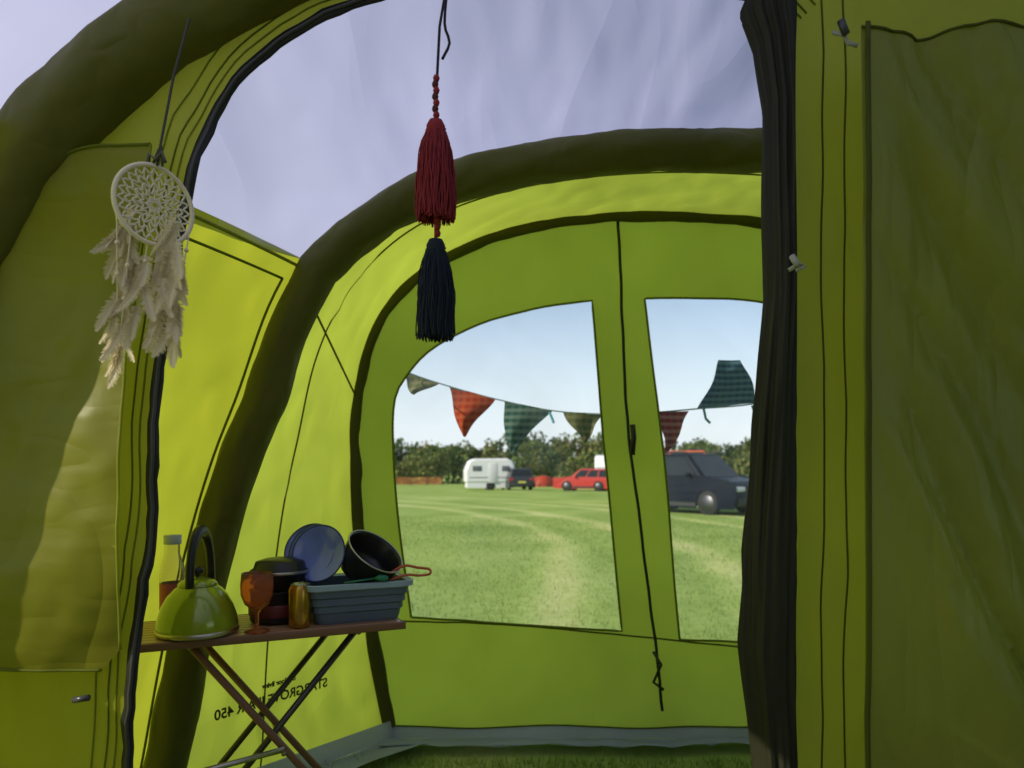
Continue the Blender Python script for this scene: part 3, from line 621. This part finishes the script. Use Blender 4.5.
nb2=16000;by=np.concatenate([by,1.55+1.2*rng.random(nb2)]);bx=np.concatenate([bx,-.75+2.3*rng.random(nb2)])
N_=len(by);bh=.018+.035*rng.random(N_);bz=np.array([gz(y)+(.05*nz((x*.12,y*.12,0)) if y>8 else 0) for x,y in zip(bx,by)])-.005
th=rng.random(N_)*6.28;wd=.002+.0006*by*.6;lx=(rng.random(N_)-.5)*.05;ly=(rng.random(N_)-.5)*.05
vv=np.zeros((N_,3,3));vv[:,0]=np.stack([bx-wd*np.cos(th),by-wd*np.sin(th),bz],1);vv[:,1]=np.stack([bx+wd*np.cos(th),by+wd*np.sin(th),bz],1);vv[:,2]=np.stack([bx+lx,by+ly,bz+bh],1)
me=bpy.data.meshes.new('grass_blades');me.from_pydata(vv.reshape(-1,3).tolist(),[],np.arange(N_*3).reshape(-1,3).tolist())
for q in (grassmat('grass_a',1.05,True),grassmat('grass_b',1.25,True),grassmat('grass_c',.85,True)): me.materials.append(q)
me.polygons.foreach_set('material_index',rng.integers(0,3,N_).tolist());o=bpy.data.objects.new('grass_blades',me);COL.objects.link(o)

# ------------------------------------------------------------------ TREE LINE
V=[];F=[];mi=[]
def leaves(c,rad,n,size,m0):
    d=rng.normal(size=(n,3));d/=np.linalg.norm(d,axis=1)[:,None]+1e-9;r=rng.random(n)**.45
    lump=np.array([1+.3*noise.noise(Vector(q*2.0)+Vector(c)) for q in d])
    P=np.array(c)+d*np.array(rad)*(r*lump)[:,None]
    a=rng.normal(size=(n,3));a/=np.linalg.norm(a,axis=1)[:,None];b=np.cross(a,rng.normal(size=(n,3)));b/=np.linalg.norm(b,axis=1)[:,None]+1e-9
    s=(size*rng.uniform(.5,1.3,n))[:,None];k=len(V)
    Q=np.stack([P-a*s,P+b*s*.7,P+a*s,P-b*s*.7],1).reshape(-1,3).tolist();V.extend(Q)
    F.extend([(k+4*i,k+4*i+1,k+4*i+2,k+4*i+3) for i in range(n)])
    mi.extend([m0 if rng.random()<.65 else int(rng.integers(0,4)) for _ in range(n)])
x=-75
while x<110:
    y=86+rng.uniform(-3,14);h=rng.uniform(4.6,6.6)*(1+.15*noise.noise(Vector((x*.07,0,0))));w=h*rng.uniform(.42,.60);z0=gz(y)
    m0=int(rng.integers(0,4));big=1 if -24<x<46 else .4
    for b in range(7):
        c=(x+rng.uniform(-.8,.8)*w,y+rng.uniform(-.6,.6)*w,z0+h*rng.uniform(.3,.84));q=rng.uniform(.34,.55)*w
        leaves(c,(q,q,q*.85),int(105*big),.28,m0)
    for (tx_,tz_,r0) in ((0,.6,.16),(.3,.75,.07),(-.3,.7,.07)):
        k=len(V);top=np.array([x+tx_*w,y,z0+h*tz_]);bot=np.array([x,y,z0-.1 if tx_==0 else z0+h*.25])
        for p,r in ((bot,r0),(top,r0*.4)):
            for s in range(5): V.append((p[0]+r*math.cos(s*1.257),p[1]+r*math.sin(s*1.257),p[2]))
        for s in range(5): F.append((k+s,k+(s+1)%5,k+5+(s+1)%5,k+5+s));mi.append(4)
    x+=rng.uniform(.9,1.9)
x=-75
while x<110:
    y=80+rng.uniform(-1.5,1.5);big=1 if -24<x<46 else .4;hh=rng.uniform(1.3,2.5)*(1+.3*nz((x*.15,3,0)))
    leaves((x,y,gz(y)+hh*.75),(1.2,1.0,hh),int(130*big),.24,int(rng.choice([0,1,1,2,2])));x+=rng.uniform(.6,1.0)
lm=[leafy('foliage_a',(.10,.155,.05)),leafy('foliage_b',(.16,.21,.065)),leafy('foliage_c',(.23,.23,.08)),leafy('foliage_d',(.075,.12,.045)),plain('bark',(.12,.10,.07),.9)]
addmesh('distant_tree_line',V,F,None,None,smooth=False,mats=lm,midx=mi)

# ------------------------------------------------------------------ VEHICLES
m_glass=plain('car_glass',(.015,.018,.02),.1,spec=.5,var=.02);m_tyre=plain('tyre',(.02,.02,.02),.8);m_rimc=plain('alloy',(.12,.12,.13),.45,metal=1)
m_lamp=plain('head_lamp',(.6,.62,.65),.1,spec=.8);m_tail=plain('tail_lamp',(.45,.02,.02),.2);m_plas=plain('bumper_plastic',(.03,.03,.032),.6);m_plate=plain('number_plate',(.8,.7,.15),.4)
def car(name,loc,rz,paint,L=4.3,W=1.78,H=1.5,wag=1.0):
    e=empty(name,loc);e.rotation_euler=(0,0,rz);hl=L/2;sh=H*.60;wr=.33;gr=.2
    def arc(cx):return [(cx+ (wr+.05)*math.cos(t),wr+(wr+.05)*math.sin(t)) for t in [math.pi*(1.08-1.16*i/10) for i in range(11)]]
    lo=[(-hl+.04,gr+.05)]+arc(-hl+.85)+arc(hl-.85)+[(hl-.04,gr+.05)]
    up=[(hl,.45),(hl-.03,sh*.78),(hl-.22,sh*.90),(hl-1.0,sh*1.02),(-hl+.12,sh),(-hl+.0,sh*.8),(-hl,.45)]
    pr=lo+up;W2=W/2
    V=[];F=[];n=len(pr)
    secs=[(-W2+.0,1.0),(-W2*.7,1.015),(0,1.02),(W2*.7,1.015),(W2,1.0)]
    for yv,sc in secs:
        for (px_,pz_) in pr:
            tw=1-.05*max(0,(pz_-.6))/.5 if abs(yv)>=W2-.01 else 1
            V.append((px_*sc,yv*tw,pz_*(1 if pz_<.5 else sc)))
    for j in range(len(secs)-1):
        for k in range(n): F.append((j*n+k,j*n+(k+1)%n,(j+1)*n+(k+1)%n,(j+1)*n+k))
    F.append(tuple(range(n)));F.append(tuple((len(secs)-1)*n+k for k in range(n-1,-1,-1)))
    b=addmesh('body',V,F,paint,e,smooth=False);bv=b.modifiers.new('b','BEVEL');bv.width=.05;bv.segments=3;bv.limit_method='ANGLE';bv.angle_limit=R(40)
    x0,x1=-hl+.10,hl-.95;t0,t1=-hl+.14+.35*wag,hl-.95-.70;wb_,wt_=W2-.05,W2-.22
    def cab(z0,z1,g=0):return [(x0,-wb_,z0),(x1,-wb_,z0),(x1,wb_,z0),(x0,wb_,z0),(t0,-wt_,z1),(t1,-wt_,z1),(t1,wt_,z1),(t0,wt_,z1)]
    c=cab(sh-.03,H);cf=[(0,1,5,4),(1,2,6,5),(2,3,7,6),(3,0,4,7),(4,5,6,7)]
    o=addmesh('cabin',c,cf,paint,e,smooth=False);bv=o.modifiers.new('b','BEVEL');bv.width=.08;bv.segments=4
    def pane(nm,ids,u0,u1,v0,v1):
        A,B,C,D=[Vector(c[i]) for i in ids];nn=(B-A).cross(D-A).normalized()*.006;P=[]
        for uu,vv in ((u0,v0),(u1,v0),(u1,v1),(u0,v1)): P.append(A.lerp(B,uu).lerp(D.lerp(C,uu),vv)+nn)
        addmesh(nm,P,[(0,1,2,3)],m_glass,e,smooth=False)
    for ids,fl in (((0,1,5,4),0),((2,3,7,6),1)):
        for a_,b_ in ((.05,.30),(.33,.60),(.63,.93)):
            if fl:a_,b_=1-b_,1-a_
            pane('side_window',ids,a_,b_,.14,.86)
    pane('windscreen',(1,2,6,5),.06,.94,.1,.92);pane('rear_window',(3,0,4,7),.08,.92,.2,.88)
    for sx in (-hl+.85,hl-.85):
        for sy in (-1,1):
            w=lathe('wheel',[(.001,-.1),(.2,-.1),(.21,-.09),(wr-.03,-.1),(wr,-.07),(wr,.07),(wr-.03,.1),(.21,.09),(.2,.1),(.001,.1)],None,e,loc=(sx,sy*(W2-.12),wr),rot=(R(90),0,0),seg=24,mats=[m_tyre,m_rimc],mf=lambda i:1 if i in(0,8) else 0)
    for sy in (-1,1):
        box('head_lamp',(.10,.34,.13),(hl-.03,sy*(W2-.27),sh*.72),m_lamp,e,bev=.03);box('tail_lamp',(.08,.24,.24),(-hl+.02,sy*(W2-.18),sh*.82),m_tail,e,bev=.02)
        box('mirror',(.10,.18,.13),(x1-.45,sy*(W2+.06),sh+.08),paint,e,bev=.03);box('sill',(L-2.4,.03,.1),(0,sy*(W2+.0),.28),m_plas,e)
        tube('roof_rail',[(t0+.1,sy*(wt_-.03),H+.01),(t0+.2,sy*(wt_-.03),H+.05),(t1-.1,sy*(wt_-.03),H+.05),(t1,sy*(wt_-.03),H+.01)],.018,m_plas,e,seg=8)
    box('front_bumper',(.10,W-.16,.22),(hl+.01,0,.38),m_plas,e,bev=.04);box('rear_bumper',(.10,W-.16,.22),(-hl-.01,0,.38),m_plas,e,bev=.04)
    box('grille',(.05,.7,.12),(hl+.0,0,sh*.68),m_plas,e,bev=.01);box('plate',(.02,.5,.11),(-hl-.045,0,sh*.66),m_plate,e);box('plate',(.02,.5,.11),(hl+.07,0,.40),m_lamp,e)
    return e
def paint(n,c,co=.3,sp=.4): return plain(n,c,.4,coat=co,var=.04,spec=sp)
car('parked_car',(4.95,20.6,gz(20.6)),R(-52),paint('navy_paint',(.004,.006,.016),.02,.15),4.2,1.8,1.62,.3)
car('parked_car',(4.6,46,gz(46)),R(160),paint('red_paint',(.45,.03,.02)),3.7,1.7,1.40,.5)
car('parked_car',(6.0,28,gz(28)+.0),R(97),paint('orange_paint',(.75,.12,.02)),4.2,1.8,1.92,.5)
car('parked_car',(.3,50,gz(50)),R(100),paint('grey_paint',(.03,.035,.04)),4.0,1.7,1.45,.5)
m_cv=plain('caravan_white',(.80,.80,.82),.35,var=.05)
def caravan(name,loc,rz,L=3.7,H=2.1,W=2.0):
    e=empty(name,loc);e.rotation_euler=(0,0,rz);hl=L/2
    pr=[(-hl,.5),(-hl-.02,1.3),(-hl+.25,H-.15),(-hl+.6,H),(hl-.5,H+.02),(hl-.15,H-.2),(hl+.06,1.2),(hl,.5)]
    V=[(x,s*W/2,z) for s in (-1,1) for x,z in pr];n=len(pr);F=[tuple(range(n)),tuple(range(2*n-1,n-1,-1))]+[(k,n+k,n+(k+1)%n,(k+1)%n) for k in range(n)]
    o=addmesh('shell',V,F,m_cv,e,smooth=False);b=o.modifiers.new('b','BEVEL');b.width=.12;b.segments=4;b.limit_method='ANGLE'
    mdw=plain('door_white',(.7,.7,.72),.4);mwd=plain('caravan_window',(.12,.13,.15),.15)
    for s in (-1,1):
        box('side_window',(.6,.03,.35),(-.9,s*(W/2+.005),1.45),mwd,e,bev=.01);box('side_window',(.5,.03,.35),(1.0,s*(W/2+.005),1.45),mwd,e,bev=.01)
        box('door',(.6,.02,1.3),(.15,s*(W/2+.006),1.15),mdw,e,bev=.008);box('stripe',(L-.5,.012,.05),(0,s*(W/2+.003),.85),m_plas,e)
        lathe('wheel',[(.001,-.09),(.2,-.09),(.3,-.09),(.3,.09),(.2,.09),(.001,.09)],m_tyre,e,loc=(0,s*(W/2-.12),.3),rot=(R(90),0,0),seg=20)
    box('front_window',(.03,1.3,.5),(hl-.03,0,1.4),mwd,e,bev=.01);tube('drawbar',[(hl,.4,.45),(hl+1.0,0,.45),(hl,-.4,.45)],.04,m_plas,e,ref=(0,0,1));tube('jockey_wheel_leg',[(hl+.85,0,.05),(hl+.85,0,.6)],.03,m_plas,e)
    box('skirt',(L-.2,W-.1,.35),(0,0,.34),m_cv,e)
caravan('caravan',(-1.55,50,gz(50)),R(8),3.3)
caravan('caravan',(7.5,57,gz(57)),R(80),4.2,2.5)
def dome(name,loc,r,h,mat):
    e=empty(name,loc);V=[];F=[];a_,b_=14,28
    for i in range(a_+1):
        t=i/a_*math.pi/2
        for k in range(b_):
            p=2*math.pi*k/b_;q=1+.05*abs(math.cos(2*p));V.append((r*1.2*math.cos(t)**.8*math.cos(p)*q,r*math.cos(t)**.8*math.sin(p)*q,h*math.sin(t)))
    for i in range(a_):
        for k in range(b_): F.append((i*b_+k,i*b_+(k+1)%b_,(i+1)*b_+(k+1)%b_,(i+1)*b_+k))
    addmesh('shell',V,F,mat,e)
    for s in (.25,-.25):
        tube('pole',[(r*1.24*math.cos(t)*math.cos(math.pi*s),r*1.05*math.cos(t)*math.sin(math.pi*s),h*1.01*abs(math.sin(t))) for t in [math.pi*i/24 for i in range(25)]],.025,m_plas,e,ref=(.3,.5,.2))
    addmesh('door',[(-.45,-r*1.02,.1),(.45,-r*1.02,.1),(.3,-r*.8,h*.6),(-.3,-r*.8,h*.6)],[(0,1,2,3)],m_plas,e)
m_ot=fabric('orange_tent',(.55,.07,.03),(.6,.10,.03),.3,(1,1,1),.3,.05)
dome('dome_tent',(2.6,62,gz(62)),.8,.95,m_ot);dome('dome_tent',(4.0,64,gz(64)),.8,.8,m_ot)
fe=empty('orange_mesh_fence');m_net=plain('orange_net',(.60,.20,.07),.8);ws=[]
fx0,fx1,fy=-12.5,-6.6,70;fz=gz(fy)
for k in range(8): ws.append([(fx0,fy,fz+.12+k*.09),( (fx0+fx1)/2,fy+.1,fz+.08+k*.09),(fx1,fy,fz+.12+k*.09)])
for k in range(50): x=fx0+(fx1-fx0)*k/49;ws.append([(x,fy,fz+.1),(x,fy,fz+.76)])
wires('net',ws,.016,m_net,fe,res=0);wires('posts',[[(fx0+(fx1-fx0)*k/4,fy-.03,fz-.1),(fx0+(fx1-fx0)*k/4,fy-.03,fz+.9)] for k in range(5)],.03,m_plas,fe)

# ------------------------------------------------------------------ LIGHT
el=R(30);sv=Vector((-.85,-.40,0)).normalized();sv=Vector((sv.x*math.cos(el),sv.y*math.cos(el),math.sin(el)))
w=bpy.data.worlds.new('World');scene.world=w;w.use_nodes=True;nt=w.node_tree;nt.nodes.clear();WN=nt.nodes;WL=nt.links
o_=WN.new('ShaderNodeOutputWorld');bg=WN.new('ShaderNodeBackground');sk=WN.new('ShaderNodeTexSky');sk.sky_type='NISHITA';sk.sun_disc=False
sk.sun_elevation=el;sk.sun_rotation=math.atan2(sv.x,sv.y)%(2*math.pi);sk.dust_density=.4;sk.air_density=1.0;sk.ozone_density=1.5
tc=WN.new('ShaderNodeTexCoord');sx=WN.new('ShaderNodeSeparateXYZ');WL.new(tc.outputs['Generated'],sx.inputs[0])
mr=WN.new('ShaderNodeMapRange');mr.interpolation_type='SMOOTHSTEP';mr.inputs[1].default_value=-.02;mr.inputs[2].default_value=.30;mr.inputs[3].default_value=.9;mr.inputs[4].default_value=.1;WL.new(sx.outputs[2],mr.inputs[0])
cm=WN.new('ShaderNodeMapping');cm.inputs['Scale'].default_value=(1.5,1.5,7);WL.new(tc.outputs['Generated'],cm.inputs[0])
cn_=WN.new('ShaderNodeTexNoise');cn_.inputs['Scale'].default_value=2;cn_.inputs['Detail'].default_value=5;WL.new(cm.outputs[0],cn_.inputs['Vector'])
cr_=WN.new('ShaderNodeMapRange');cr_.inputs[1].default_value=.42;cr_.inputs[2].default_value=.72;cr_.inputs[3].default_value=0;cr_.inputs[4].default_value=.7;WL.new(cn_.outputs['Fac'],cr_.inputs[0])
mxf=WN.new('ShaderNodeMath');mxf.operation='MAXIMUM';WL.new(mr.outputs[0],mxf.inputs[0]);WL.new(cr_.outputs[0],mxf.inputs[1])
mx=WN.new('ShaderNodeMix');mx.data_type='RGBA';mx.inputs[7].default_value=(6.2,6.8,7.4,1);WL.new(mxf.outputs[0],mx.inputs[0]);WL.new(sk.outputs[0],mx.inputs[6])
bg.inputs[1].default_value=.145;WL.new(mx.outputs[2],bg.inputs[0]);WL.new(bg.outputs[0],o_.inputs[0])
sl=bpy.data.lights.new('sun','SUN');sl.energy=5.0;sl.angle=R(.5);sl.color=(1,.90,.74);so=bpy.data.objects.new('sun',sl);COL.objects.link(so)
so.rotation_euler=sv.to_track_quat('Z','Y').to_euler()
# ------------------------------------------------------------------ CAMERA
cd=bpy.data.cameras.new('camera');cam=bpy.data.objects.new('camera',cd);COL.objects.link(cam);cam.location=(0,0,1.1);cam.rotation_euler=(R(90),0,0)
cd.sensor_width=36;cd.lens=36*740/1024;cd.shift_y=81/1024;cd.clip_start=.05;cd.clip_end=6000
cd.dof.use_dof=True;cd.dof.focus_distance=1.7;cd.dof.aperture_fstop=4.0
scene.camera=cam
scene.view_settings.view_transform='Standard';scene.view_settings.look='None';scene.view_settings.exposure=0
